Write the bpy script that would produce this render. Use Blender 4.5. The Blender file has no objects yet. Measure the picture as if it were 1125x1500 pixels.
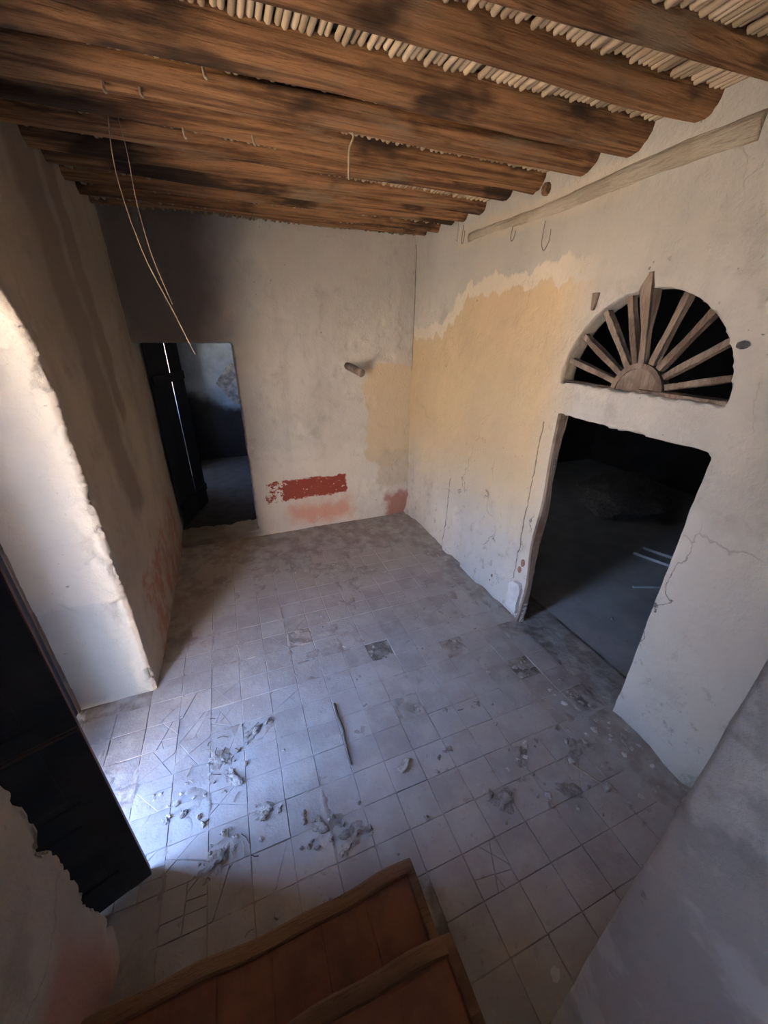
import bpy, bmesh, math, random
import numpy as np
from mathutils import Vector, Matrix
from mathutils.geometry import tessellate_polygon

S = 0.8                      # every length below is in "tile units": 1 unit = 0.8 m (a floor tile is 0.25 units = 20 cm)
C = bpy.context.scene.collection
scene = bpy.context.scene
rnd = random.Random(11)

# ------------------------------------------------------------------ camera
CAM = Vector((-2.7287, -5.7678, 3.0)); FPX = 558.7
pit, yaw, rol = -0.4409, 0.3772, 0.0098
fwd = Vector((math.sin(yaw)*math.cos(pit), math.cos(yaw)*math.cos(pit), math.sin(pit)))
right = Vector((math.cos(yaw), -math.sin(yaw), 0)); up = right.cross(fwd)
r2 = math.cos(rol)*right + math.sin(rol)*up; u2 = -math.sin(rol)*right + math.cos(rol)*up
cd = bpy.data.cameras.new('camera'); cam = bpy.data.objects.new('camera', cd); C.objects.link(cam)
cam.matrix_world = Matrix(((r2.x, u2.x, -fwd.x, CAM.x*S), (r2.y, u2.y, -fwd.y, CAM.y*S), (r2.z, u2.z, -fwd.z, CAM.z*S), (0, 0, 0, 1)))
cd.sensor_fit = 'HORIZONTAL'; cd.sensor_width = 36; cd.lens = FPX/1125*36; cd.clip_start = 0.03; cd.clip_end = 300
scene.camera = cam

# ------------------------------------------------------------------ sky, sun, exposure
w = bpy.data.worlds.new('sky'); scene.world = w; w.use_nodes = True
nt = w.node_tree; nt.nodes.clear()
out = nt.nodes.new('ShaderNodeOutputWorld'); bg = nt.nodes.new('ShaderNodeBackground')
tc = nt.nodes.new('ShaderNodeTexCoord'); sx = nt.nodes.new('ShaderNodeSeparateXYZ'); cr = nt.nodes.new('ShaderNodeValToRGB')
nt.links.new(tc.outputs['Generated'], sx.inputs[0]); nt.links.new(sx.outputs['Z'], cr.inputs[0])
cr.color_ramp.elements[0].position = 0.0; cr.color_ramp.elements[0].color = (0.58, 0.73, 1.0, 1)
cr.color_ramp.elements[1].position = 0.6; cr.color_ramp.elements[1].color = (0.25, 0.44, 0.95, 1)
nt.links.new(cr.outputs[0], bg.inputs[0]); bg.inputs[1].default_value = 1.5
nt.links.new(bg.outputs[0], out.inputs[0])
sd = bpy.data.lights.new('sun', 'SUN'); so = bpy.data.objects.new('sun', sd); C.objects.link(so)
sd.energy = 14.0; sd.angle = 0.009; sd.color = (1.0, 0.94, 0.86)
so.rotation_euler = Vector((-0.30, -0.62, -0.80)).to_track_quat('-Z', 'Y').to_euler()
def portal(loc, rot, sy, sz):
    l = bpy.data.lights.new('opening_portal', 'AREA'); l.shape = 'RECTANGLE'; l.size = sy*S; l.size_y = sz*S
    o = bpy.data.objects.new('opening_portal', l); C.objects.link(o); o.location = Vector(loc)*S; o.rotation_euler = rot
    l.cycles.is_portal = True
portal((-4.50, -3.90, 1.7), (math.pi/2, 0, -math.pi/2), 1.3, 3.5)
scene.view_settings.view_transform = 'Standard'; scene.view_settings.look = 'None'
scene.view_settings.exposure = 4.3; scene.view_settings.gamma = 1.0; scene.view_settings.use_curve_mapping = False
try:
    scene.cycles.diffuse_bounces = 7; scene.cycles.max_bounces = 12
except Exception:
    pass

# ------------------------------------------------------------------ numeric noise
def _h(i, j, k):
    n = (i*374761393 + j*668265263 + k*2147483647 % 4294967296) & 0xffffffff
    n = ((n ^ (n >> 13))*1274126177) & 0xffffffff
    return ((n ^ (n >> 16)) & 0xffff)/65535.0
def vnoise(P):
    P = np.asarray(P, float); I = np.floor(P).astype(np.int64); F = P-I; F = F*F*(3-2*F); r = 0
    for a in (0, 1):
        for b in (0, 1):
            for c in (0, 1):
                wt = (F[:, 0] if a else 1-F[:, 0])*(F[:, 1] if b else 1-F[:, 1])*(F[:, 2] if c else 1-F[:, 2])
                r = r + wt*_h(I[:, 0]+a, I[:, 1]+b, (I[:, 2]+c)*1013)
    return r-0.5
def fbm(P, o=3):
    P = np.asarray(P, float); r = 0; a = 1
    for k in range(o): r = r+a*vnoise(P*2**k+17.3*k); a *= .5
    return r
def ssn(x, a, b):
    t = np.clip((x-a)/(b-a), 0, 1); return t*t*(3-2*t)

# ------------------------------------------------------------------ material helper
class NT:
    def __init__(s, name, rough=0.9):
        s.m = bpy.data.materials.new(name); s.m.use_nodes = True; s.t = s.m.node_tree; s.t.nodes.clear()
        s.out = s.n('ShaderNodeOutputMaterial'); s.b = s.n('ShaderNodeBsdfPrincipled'); s.l(s.b.outputs[0], s.out.inputs[0])
        s.b.inputs['Roughness'].default_value = rough
        s.b.inputs['Specular IOR Level'].default_value = 0.25
        s._p = None
    def n(s, t): return s.t.nodes.new(t)
    def l(s, a, b): s.t.links.new(a, b)
    def put(s, sock, v):
        if hasattr(v, 'is_output'): s.l(v, sock)
        elif isinstance(v, (tuple, list)) and len(v) == 3 and sock.type == 'RGBA': sock.default_value = (*v, 1)
        else: sock.default_value = v
    def pos(s):                           # world position in tile units
        if not s._p:
            g = s.n('ShaderNodeNewGeometry'); v = s.n('ShaderNodeVectorMath'); v.operation = 'SCALE'; v.inputs['Scale'].default_value = 1/S
            s.l(g.outputs['Position'], v.inputs[0]); x = s.n('ShaderNodeSeparateXYZ'); s.l(v.outputs[0], x.inputs[0])
            s._p = (v.outputs[0], x.outputs[0], x.outputs[1], x.outputs[2])
        return s._p
    def obj(s): return s.n('ShaderNodeTexCoord').outputs['Object']
    def rand(s): return s.n('ShaderNodeObjectInfo').outputs['Random']
    def ma(s, op, a, b=0.0, c=0.0):
        m = s.n('ShaderNodeMath'); m.operation = op
        s.put(m.inputs[0], a); s.put(m.inputs[1], b); s.put(m.inputs[2], c); return m.outputs[0]
    def vmul(s, v, k):
        m = s.n('ShaderNodeVectorMath'); m.operation = 'MULTIPLY'; s.l(v, m.inputs[0]); m.inputs[1].default_value = k; return m.outputs[0]
    def vadd(s, v, k):
        m = s.n('ShaderNodeVectorMath'); m.operation = 'ADD'; s.l(v, m.inputs[0]); s.put(m.inputs[1], k); return m.outputs[0]
    def noise(s, scale, detail=4, rough=.55, vec=None, k=None, off=None):
        v = vec if vec is not None else s.pos()[0]
        if k: v = s.vmul(v, k)
        if off: v = s.vadd(v, off)
        t = s.n('ShaderNodeTexNoise'); s.l(v, t.inputs['Vector']); t.inputs['Scale'].default_value = scale
        t.inputs['Detail'].default_value = detail; t.inputs['Roughness'].default_value = rough; return t.outputs['Fac']
    def vor(s, scale, feature='DISTANCE_TO_EDGE', vec=None):
        t = s.n('ShaderNodeTexVoronoi'); t.feature = feature; s.l(vec if vec is not None else s.pos()[0], t.inputs['Vector']); t.inputs['Scale'].default_value = scale
        return t.outputs['Distance']
    def ss(s, v, a, b, lo=0.0, hi=1.0):
        m = s.n('ShaderNodeMapRange'); m.interpolation_type = 'SMOOTHSTEP'; s.put(m.inputs[0], v)
        if b < a: a, b, lo, hi = b, a, hi, lo
        for i, x in zip((1, 2, 3, 4), (a, b, lo, hi)): s.put(m.inputs[i], x)
        return m.outputs[0]
    def mix(s, f, a, b, mode='MIX'):
        m = s.n('ShaderNodeMix'); m.data_type = 'RGBA'; m.blend_type = mode
        s.put(m.inputs[0], f); s.put(m.inputs[6], a); s.put(m.inputs[7], b); return m.outputs[2]
    def box(s, p, p0, p1, q, q0, q1, soft=.04, amp=.15, sc=4.0, det=4, off=(0, 0, 0)):
        n1 = s.ma('MULTIPLY', s.ma('SUBTRACT', s.noise(sc, det, .6, off=off), .5), amp*2)
        n2 = s.ma('MULTIPLY', s.ma('SUBTRACT', s.noise(sc, det, .6, off=(off[0]+7.7, off[1]+3.1, off[2]+9.4)), .5), amp*2)
        pp = s.ma('ADD', p, n1); qq = s.ma('ADD', q, n2)
        r = s.ma('MULTIPLY', s.ss(pp, p0-soft, p0+soft), s.ss(pp, p1+soft, p1-soft))
        r = s.ma('MULTIPLY', r, s.ss(qq, q0-soft, q0+soft)); return s.ma('MULTIPLY', r, s.ss(qq, q1+soft, q1-soft))
    def bump(s, h, strength=.3, dist=.01, prev=None):
        b = s.n('ShaderNodeBump'); b.inputs['Strength'].default_value = strength; b.inputs['Distance'].default_value = dist
        s.put(b.inputs['Height'], h)
        if prev is not None: s.l(prev, b.inputs['Normal'])
        return b.outputs[0]
    def done(s, col, nrm=None, rough=None):
        s.put(s.b.inputs['Base Color'], col)
        if nrm is not None: s.l(nrm, s.b.inputs['Normal'])
        if rough is not None: s.put(s.b.inputs['Roughness'], rough)
        return s.m

def plaster(name, light, mid, dark, layers, streak=0.35, crackk=0.5, crack_z=1.6):
    t = NT(name, .92); P, x, y, z = t.pos()
    c = t.mix(t.ss(t.noise(1.3, 5, .6), .38, .66), light, mid)
    c = t.mix(t.ma('MULTIPLY', t.ss(t.noise(2.6, 6, .65, off=(5, 1, 2)), .52, .72), .7), c, dark)
    st = t.ss(t.noise(3.2, 5, .6, k=(1, 1, .13), off=(3, 8, 1)), .5, .75)
    c = t.mix(t.ma('MULTIPLY', st, streak), c, dark)
    for f in layers(t, x, y, z):
        c = t.mix(f[0], c, f[1])
    # fine cracks and small pits
    wv = t.vadd(P, None) if False else P
    nz = t.n('ShaderNodeTexNoise'); t.l(P, nz.inputs['Vector']); nz.inputs['Scale'].default_value = 3.0; nz.inputs['Detail'].default_value = 6
    mm = t.n('ShaderNodeVectorMath'); mm.operation = 'MULTIPLY_ADD'; t.l(nz.outputs['Color'], mm.inputs[0]); mm.inputs[1].default_value = (.6, .6, .6); t.l(P, mm.inputs[2])
    ck = t.ss(t.vor(1.1, vec=t.vmul(mm.outputs[0], (1.3, 1.3, .7))), .010, .0)
    cm = t.ma('MULTIPLY', ck, t.ma('MULTIPLY', t.ss(t.noise(1.1, 3, .5, off=(9, 4, 4)), .52, .60), crackk))
    cm = t.ma('MULTIPLY', cm, t.ss(z, crack_z+.5, crack_z-.5, .15, 1))
    c = t.mix(cm, c, (.10, .085, .07))
    pit_ = t.ma('MULTIPLY', t.ss(t.noise(26, 2, .5), .70, .76), t.ss(t.noise(2.2, 3, .5, off=(1, 7, 3)), .48, .62))
    c = t.mix(t.ma('MULTIPLY', pit_, .65), c, (.17, .14, .11))
    h = t.ma('ADD', t.ma('MULTIPLY', t.noise(4, 6, .6), 1.0), t.ma('MULTIPLY', t.noise(30, 5, .65), .35))
    h = t.ma('SUBTRACT', h, t.ma('ADD', t.ma('MULTIPLY', cm, .5), t.ma('MULTIPLY', pit_, .4)))
    return t.done(c, t.bump(h, .55, .03))

def simple(name, a, b, scale=6, rough=.85, bumpd=.006, k=None, useobj=False, lo=.35, hi=.68, spec=None):
    t = NT(name, rough); v = t.obj() if useobj else None
    n = t.noise(scale, 5, .6, vec=v, k=k); c = t.mix(t.ss(n, lo, hi), a, b)
    if spec is not None: t.b.inputs['Specular IOR Level'].default_value = spec
    return t.done(c, t.bump(t.noise(scale*4, 5, .6, vec=v, k=k), .5, bumpd))

M = {}
CREAM = (.66, .60, .50); GREYW = (.56, .52, .46); DARKP = (.37, .33, .285)
def L_right(t, x, y, z):
    ny = t.ma('MULTIPLY', y, -1.0)
    wob = t.ma('MULTIPLY', t.ma('SUBTRACT', t.noise(5, 5, .62, k=(1, 1, .55)), .5), .42)
    top = t.ma('ADD', t.ma('MULTIPLY', t.ss(ny, .75, 1.6), .46), 2.94)
    dz = t.ma('ADD', t.ma('SUBTRACT', top, z), wob)
    edge = t.ma('MULTIPLY', t.ss(ny, 3.35, 2.75), t.ss(z, .6, 1.9))
    halo = t.ma('MULTIPLY', t.ss(dz, -.16, -.12), edge)
    yel = t.ma('MULTIPLY', t.ss(dz, .0, .03), edge)
    yv = t.mix(t.ss(t.noise(1.6, 4, .6, off=(2, 2, 9)), .35, .7), (.60, .455, .275), (.54, .415, .26))
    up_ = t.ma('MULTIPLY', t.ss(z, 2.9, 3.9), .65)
    low = t.box(y, -3.4, -.9, z, -.1, .75, .25, .25, 2.5)
    wht = t.box(y, -6, -4.15, z, .1, 2.0, .15, .45, 2.2, off=(4, 0, 0))
    scuff = t.ma('MULTIPLY', t.ss(t.noise(7, 6, .7, off=(0, 4, 8)), .56, .64), t.ss(z, 1.5, .3))
    k1 = t.box(y, -.016, .2, z, 2.45, 4.1, .006, .008, 6)
    k2 = t.box(t.ma('ADD', y, t.ma('MULTIPLY', z, .06)), -1.352, -1.338, z, .02, 1.15, .006, .022, 7, off=(2, 0, 3))
    k3 = t.box(t.ma('ADD', y, t.ma('MULTIPLY', z, .02)), -2.915, -2.903, z, .45, 2.25, .005, .035, 6, off=(5, 0, 1))
    crk = t.ma('MULTIPLY', t.ma('MAXIMUM', k1, t.ma('MAXIMUM', k2, k3)), .8)
    plate = t.box(y, -3.4, -1.1, z, 3.86, 4.05, .05, .08, 3)
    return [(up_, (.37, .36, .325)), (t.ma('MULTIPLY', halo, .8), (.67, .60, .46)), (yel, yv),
            (t.ma('MULTIPLY', low, .6), (.60, .57, .53)), (t.ma('MULTIPLY', wht, .55), (.62, .60, .56)),
            (t.ma('MULTIPLY', plate, .5), (.52, .45, .33)), (crk, (.07, .06, .05)), (t.ma('MULTIPLY', scuff, .55), (.30, .26, .22))]
M['right'] = plaster('plaster_right', (.57, .53, .465), (.49, .46, .405), (.36, .33, .285), L_right, .45, .9)
def L_back(t, x, y, z):
    yel = t.box(x, -.78, .3, z, 1.0, 2.58, .03, .30, 3.2)
    y2 = t.box(x, -.55, .3, z, .55, 1.2, .06, .25, 3.2, off=(3, 3, 3))
    flake = t.ss(t.noise(13, 5, .7, k=(.7, 1, 1)), .36, .40)
    red = t.ma('MULTIPLY', t.box(x, -2.16, -1.12, z, .565, .885, .012, .07, 9, 5), flake)
    red2 = t.ma('MULTIPLY', t.box(x, -2.42, -2.05, z, .54, .90, .012, .10, 9, 5, off=(6, 6, 6)), t.ss(t.noise(11, 5, .7, off=(2, 0, 5)), .50, .53))
    pink = t.box(x, -2.12, -1.05, z, .10, .46, .12, .22, 5, 5, off=(1, 5, 2))
    warm_low = t.box(x, -2.5, -.9, z, .0, 1.25, .3, .25, 3)  # warmer tone low on the wall around the red paint
    crn = t.ma('MULTIPLY', t.box(x, -.42, .1, z, -.1, .42, .10, .2, 6, 5, off=(8, 2, 2)), .85)
    soot_shade = t.box(x, -3.9, -2.75, z, 2.75, 4.6, .25, .3, 1.6)  # soot together with painted-in corner shade, upper left
    sill = t.ma('MULTIPLY', t.box(x, -4.2, -2.66, z, -.2, .17, .04, .06, 6), .85)
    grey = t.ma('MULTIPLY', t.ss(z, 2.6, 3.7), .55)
    low = t.ma('MULTIPLY', t.box(x, -3.0, 0, z, -.1, 1.3, .25, .3, 2), .5)
    return [(grey, (.39, .375, .335)), (t.ma('MULTIPLY', soot_shade, .85), (.19, .155, .125)), (sill, (.20, .155, .115)), (low, (.68, .63, .54)), (t.ma('MULTIPLY', warm_low, .35), (.68, .55, .43)),
            (yel, (.57, .46, .31)), (t.ma('MULTIPLY', y2, .7), (.47, .40, .29)), (t.ma('MULTIPLY', pink, .75), (.62, .27, .17)),
            (t.ma('MULTIPLY', crn, 1.0), (.33, .12, .085)), (red, (.30, .062, .038)), (red2, (.30, .062, .038))]
M['back'] = plaster('plaster_back', (.58, .535, .465), (.51, .475, .415), (.38, .345, .295), L_back, .4, .35, .5)
def L_left(t, x, y, z):
    # stains on the inner face; cream whitewash in the entrance reveal
    inner = t.ss(x, -3.80, -3.765)
    lean = t.ma('ADD', y, t.ma('MULTIPLY', z, .10))
    s1 = t.box(lean, -1.75, -1.25, z, 1.35, 4.3, .10, .22, 2.2)
    s2 = t.box(lean, -1.15, -.85, z, 2.2, 4.4, .06, .16, 3, off=(4, 4, 0))
    s3 = t.box(lean, -2.2, -.2, z, 2.9, 4.6, .35, .3, 1.6, off=(1, 1, 1))
    red = t.ma('MULTIPLY', t.box(y, -2.2, .0, z, -.2, .85, .06, .35, 3, 5, off=(0, 2, 0)), t.ss(t.noise(5, 5, .65), .40, .60))
    red2 = t.box(y, -9, -4.55, z, -.2, .62, .10, .12, 3)
    rev = t.ma('MULTIPLY', t.ss(x, -3.765, -3.80), 1.0)
    low = t.ma('MULTIPLY', rev, t.ss(t.ma('ADD', z, t.ma('MULTIPLY', t.noise(5, 5, .6), .25)), 1.17, 1.155))
    return [(t.ma('MULTIPLY', s3, .45), (.30, .245, .20)), (t.ma('MULTIPLY', s1, .75), (.215, .17, .135)), (t.ma('MULTIPLY', s2, .75), (.22, .175, .14)),
            (t.ma('MULTIPLY', t.ma('MULTIPLY', red, inner), .75), (.36, .155, .11)), (t.ma('MULTIPLY', red2, .7), (.40, .17, .115)),
            (t.ma('MULTIPLY', rev, .75), (.62, .56, .46)), (t.ma('MULTIPLY', low, .8), (.47, .45, .39))]
M['left'] = plaster('plaster_left', (.45, .38, .30), (.39, .325, .255), (.30, .245, .19), L_left, .45, .25, 1.0)
def L_st(t, x, y, z):
    return [(t.ma('MULTIPLY', t.ss(t.noise(3.2, 5, .6, off=(2, 2, 2)),   .52, .60), .75), (.60, .58, .54))]
M['stairwall'] = plaster('plaster_stair', (.47, .44, .40), (.40, .375, .345), (.30, .28, .255), L_st, .2, .1)
M['dim'] = simple('plaster_dim', (.40, .37, .33), (.30, .27, .24), 2)
M['mortar'] = simple('mortar_bed', (.20, .165, .14), (.44, .40, .36), 5)
M['dust'] = simple('dust', (.30, .25, .215), (.44, .395, .35), 5, .95, .012)
M['earth'] = simple('outside_earth', (.57, .44, .305), (.50, .38, .26), 1.2)
M['whitewash'] = simple('outside_whitewash', (.80, .74, .64), (.74, .68, .58), 1.5)
M['darkwall'] = simple('dark_plaster', (.10, .09, .08), (.07, .062, .055), 2)  # even, very dark plaster for side room and back room walls
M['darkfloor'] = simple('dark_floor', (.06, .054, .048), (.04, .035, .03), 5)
M['blackwood'] = simple('black_wood', (.016, .015, .016), (.024, .021, .02), 8, .8, .003)
M['sidefloor'] = simple('side_room_floor', (.50, .48, .45), (.40, .38, .36), 3)
M['soil'] = simple('bare_soil', (.15, .125, .105), (.32, .28, .245), 9, .95, .015)
M['mud'] = simple('ceiling_mud', (.20, .16, .125), (.28, .23, .18), 5)

def m_tile():
    t = NT('floor_tile', .62); P, x, y, z = t.pos()
    r = t.rand()
    c = t.mix(r, (.34, .30, .275), (.42, .375, .345))
    c = t.mix(t.ma('MULTIPLY', t.ss(t.noise(3.5, 6, .65), .40, .66), .75), c, (.47, .44, .41))        # dust film
    c = t.mix(t.ma('MULTIPLY', t.ss(t.noise(16, 5, .7, off=(3, 0, 0)), .58, .70), .5), c, (.23, .18, .155))
    back = t.ma('MULTIPLY', t.ss(t.ma('ADD', y, t.ma('MULTIPLY', t.noise(2, 4, .6), 1.0)), -2.2, -.4), .7)
    c = t.mix(back, c, (.41, .34, .285))
    h = t.ma('ADD', t.noise(9, 6, .65), t.ma('MULTIPLY', t.noise(60, 3, .6), .25))
    return t.done(c, t.bump(h, .45, .012), t.ss(t.noise(4, 4, .6, off=(1, 9, 1)), .3, .7, .50, .85))
M['tile'] = m_tile()
def m_wood(name, a, b, dark, sc=(.5, 7, 7), rough=.8, scale=2.0, pale=None):
    t = NT(name, rough); o = t.obj(); ri = t.rand()
    v = t.vadd(o, None) if False else o
    cx = t.n('ShaderNodeCombineXYZ'); t.l(t.ma('MULTIPLY', ri, 37.0), cx.inputs[0]); t.l(t.ma('MULTIPLY', ri, 91.0), cx.inputs[1])
    v = t.vadd(o, cx.outputs[0])
    g = t.noise(scale, 6, .65, vec=v, k=sc)
    big = t.noise(1.6, 4, .6, vec=v, k=(.7, 1.8, 1.8))
    c = t.mix(t.ss(g, .34, .64), a, b)
    if pale: c = t.mix(t.ma('MULTIPLY', t.ss(t.noise(2.3, 4, .6, vec=v, k=(.6, 2, 2), off=(4, 2, 7)), .53, .66), .7), c, pale)
    c = t.mix(t.ma('MULTIPLY', t.ss(big, .46, .58), .9), c, dark)
    c = t.mix(t.ma('MULTIPLY', t.ss(t.noise(scale*3.2, 5, .7, vec=v, k=sc), .56, .72), .6), c, tuple(q*.5 for q in dark))
    h = t.ma('ADD', g, t.ma('MULTIPLY', t.noise(scale*5, 5, .7, vec=v, k=sc), .5))
    return t.done(c, t.bump(h, 1.0, .03))
M['beam'] = m_wood('beam_wood', (.17, .086, .045), (.50, .27, .13), (.05, .031, .022), (.55, 20, 20), .85, 1.7, pale=(.36, .27, .18))
M['oldwood'] = m_wood('weathered_wood', (.26, .19, .14), (.36, .28, .22), (.17, .12, .09), (6, 6, .6))
M['plate'] = m_wood('plate_wood', (.40, .35, .27), (.46, .41, .33), (.36, .31, .24), (6, .6, 6))
M['nosing'] = m_wood('nosing_wood', (.23, .125, .075), (.30, .17, .10), (.15, .08, .05), (.8, 6, 6))
M['stick'] = m_wood('stick_wood', (.10, .075, .055), (.16, .12, .09), (.06, .045, .035), (6, .8, 6))
def m_cane():
    t = NT('cane', .7); o = t.obj(); r = t.rand()
    c = t.mix(r, (.30, .23, .15), (.52, .42, .29))
    c = t.mix(t.ma('MULTIPLY', t.ss(t.noise(3, 4, .6), .48, .66), .6), c, (.25, .18, .11))
    return t.done(c, t.bump(t.noise(30, 3, .6, vec=o, k=(4, .3, 4)), .4, .004))
M['cane'] = m_cane()
M['doorpaint'] = simple('dark_door_paint', (.030, .034, .045), (.055, .055, .065), 5, .42, .003, spec=.4)
M['litrim'] = simple('door_lit_rim', (.16, .07, .06), (.10, .05, .045), 9, .6, .003)  # reddish colour imitating the light caught on a leaf's edge
M['steptile'] = simple('step_tile', (.25, .105, .065), (.17, .075, .05), 6, .75, .006)
M['chunk'] = simple('plaster_crumb', (.50, .46, .41), (.34, .30, .26), 14, .95, .008)
M['white'] = simple('white_plaster', (.68, .66, .62), (.60, .57, .53), 14, .95, .006)
M['clod'] = simple('earth_clod', (.25, .215, .185), (.42, .37, .33), 22, .95, .01)
M['brick'] = simple('brick_red', (.36, .19, .13), (.28, .15, .11), 18, .9, .006)
M['straw'] = simple('straw', (.45, .38, .28), (.33, .27, .19), 20, .8, .002)
M['wire'] = simple('old_wire', (.36, .27, .19), (.24, .18, .13), 30, .7, .001)
M['iron'] = simple('rusty_iron', (.12, .085, .07), (.18, .12, .09), 30, .7, .002)
M['frame'] = simple('pale_frame', (.55, .56, .55), (.44, .45, .45), 9, .7, .003)
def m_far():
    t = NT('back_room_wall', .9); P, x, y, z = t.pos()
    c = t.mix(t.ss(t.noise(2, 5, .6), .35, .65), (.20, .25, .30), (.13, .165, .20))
    f = t.ss(t.ma('ADD', t.ma('ADD', z, t.ma('MULTIPLY', t.noise(2.5, 4, .6), .5)), t.ma('MULTIPLY', x, .35)), .80, .45)  # shade on the lower wall painted in, its edge sloping down to the right
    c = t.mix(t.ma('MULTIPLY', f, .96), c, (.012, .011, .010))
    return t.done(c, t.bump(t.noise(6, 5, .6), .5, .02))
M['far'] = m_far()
M['stone'] = simple('bare_stone', (.10, .10, .10), (.24, .23, .22), 8, .95, .03)

# ------------------------------------------------------------------ mesh helpers
def tagk(o, kind): o['kind'] = kind; return o
def tag(o, label, cat, group=None):
    o['label'] = label; o['category'] = cat
    if group: o['group'] = group
    return o
def mesh_obj(name, verts, faces, mat, parent=None, smooth=False, scaled=True):
    me = bpy.data.meshes.new(name)
    V = np.asarray(verts, float)*(S if scaled else 1)
    me.from_pydata(V.tolist(), [], [tuple(f) for f in faces]); me.update()
    if mat is not None: me.materials.append(mat)
    if smooth: me.polygons.foreach_set('use_smooth', [True]*len(me.polygons))
    o = bpy.data.objects.new(name, me); C.objects.link(o)
    if parent is not None: o.parent = parent
    return o
def link_copy(src, name, loc=None, rot=None, scl=None, parent=None):
    o = bpy.data.objects.new(name, src); C.objects.link(o)
    if loc is not None: o.location = Vector(loc)*S
    if rot is not None: o.rotation_euler = rot
    if scl is not None: o.scale = scl if hasattr(scl, '__len__') else (scl,)*3
    if parent is not None: o.parent = parent
    return o
def empty(name, loc=(0, 0, 0)):
    o = bpy.data.objects.new(name, None); C.objects.link(o); o.location = Vector(loc)*S; o.empty_display_size = .05; return o
class MB:
    def __init__(s): s.v = []; s.f = []
    def box(s, x0, x1, y0, y1, z0, z1, bev=0.0):
        bm = bmesh.new(); bmesh.ops.create_cube(bm, size=1)
        for v in bm.verts: v.co = Vector(((x0+x1)/2+v.co.x*(x1-x0), (y0+y1)/2+v.co.y*(y1-y0), (z0+z1)/2+v.co.z*(z1-z0)))
        if bev: bmesh.ops.bevel(bm, geom=bm.edges[:], offset=bev, segments=2, affect='EDGES', profile=.5)
        return s.addbm(bm)
    def addbm(s, bm, mat=None):
        b = len(s.v); bm.verts.ensure_lookup_table(); bm.verts.index_update()
        for v in bm.verts: s.v.append(tuple((mat @ v.co) if mat else v.co))
        for f in bm.faces: s.f.append([b+v.index for v in f.verts])
        bm.free(); return s
    def tube(s, pts, rad, n=8, caps=True):
        pts = [Vector(p) for p in pts]; b = len(s.v)
        if not hasattr(rad, '__len__'): rad = [rad]*len(pts)
        t0 = (pts[1]-pts[0]).normalized(); a = t0.orthogonal().normalized()
        for i, p in enumerate(pts):
            t = (pts[min(i+1, len(pts)-1)]-pts[max(i-1, 0)]).normalized()
            a = (a-t*a.dot(t)).normalized(); c = t.cross(a)
            for k in range(n):
                th = 2*math.pi*k/n; q = p+(a*math.cos(th)+c*math.sin(th))*rad[i]; s.v.append(tuple(q))
        for i in range(len(pts)-1):
            for k in range(n): s.f.append([b+i*n+k, b+i*n+(k+1) % n, b+(i+1)*n+(k+1) % n, b+(i+1)*n+k])
        if caps:
            s.f.append([b+k for k in range(n)][::-1]); s.f.append([b+(len(pts)-1)*n+k for k in range(n)])
        return s
    def prism(s, outer, holes, axis, a, b):
        loops = [outer]+list(holes)
        tris = tessellate_polygon([[Vector((p, q, 0)) for p, q in l] for l in loops])
        flat = [pt for l in loops for pt in l]; n = len(flat); base = len(s.v)
        m = {'x': lambda p, q, c: (c, p, q), 'y': lambda p, q, c: (p, c, q), 'z': lambda p, q, c: (p, q, c)}[axis]
        for c in (a, b):
            for p, q in flat: s.v.append(m(p, q, c))
        for t in tris:
            s.f.append([base+i for i in t]); s.f.append([base+n+i for i in reversed(t)])
        o = 0
        for l in loops:
            k = len(l)
            for i in range(k): s.f.append([base+o+i, base+o+(i+1) % k, base+n+o+(i+1) % k, base+n+o+i])
            o += k
        return s
    def build(s, name, mat, parent=None, smooth=False, fix=True, off=None):
        v = np.asarray(s.v, float)
        if off is not None: v = v-np.asarray(off, float)
        o = mesh_obj(name, v, s.f, mat, parent, smooth)
        if off is not None: o.location = Vector(off)*S
        if fix:
            bm = bmesh.new(); bm.from_mesh(o.data); bmesh.ops.recalc_face_normals(bm, faces=bm.faces); bm.to_mesh(o.data); bm.free()
        return o

def jag(pts, step=.05, amp=.012, closed=True):
    """cut an outline into short pieces and push them about, like a chipped plaster edge"""
    r = []
    for i in range(len(pts) if closed else len(pts)-1):
        a = Vector(pts[i]); b = Vector(pts[(i+1) % len(pts)]); L = (b-a).length; k = max(1, int(L/step)); n = Vector((-(b-a).y, (b-a).x))/max(L, 1e-6)
        for j in range(k):
            p = a+(b-a)*(j/k)+(n*rnd.uniform(-amp, amp) if j else Vector((0, 0))); r.append((p.x, p.y))
    return r
def remeshed_wall(name, mb, mat, vox=.02, big=.016, small=.006, extra=None):
    o = mb.build(name, None)
    md = o.modifiers.new('r', 'REMESH'); md.mode = 'VOXEL'; md.voxel_size = vox; md.use_smooth_shade = True
    dg = bpy.context.evaluated_depsgraph_get(); ev = o.evaluated_get(dg); me = bpy.data.meshes.new_from_object(ev)
    o.modifiers.clear(); old = o.data; o.data = me; bpy.data.meshes.remove(old)
    n = len(me.vertices); co = np.empty(n*3); me.vertices.foreach_get('co', co); co = co.reshape(-1, 3)
    nr = np.empty(n*3); me.vertices.foreach_get('normal', nr); nr = nr.reshape(-1, 3)
    U = co/S
    d = big*fbm(U*1.7+3.1, 3)+small*fbm(U*9+8.7, 3)
    if extra is not None: d = d+extra(U, nr)
    co = co+nr*d[:, None]*S
    me.vertices.foreach_set('co', co.ravel()); me.update()
    me.polygons.foreach_set('use_smooth', [True]*len(me.polygons))
    me.materials.clear(); me.materials.append(mat)
    return tagk(o, 'structure')

W = 3.74
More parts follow.
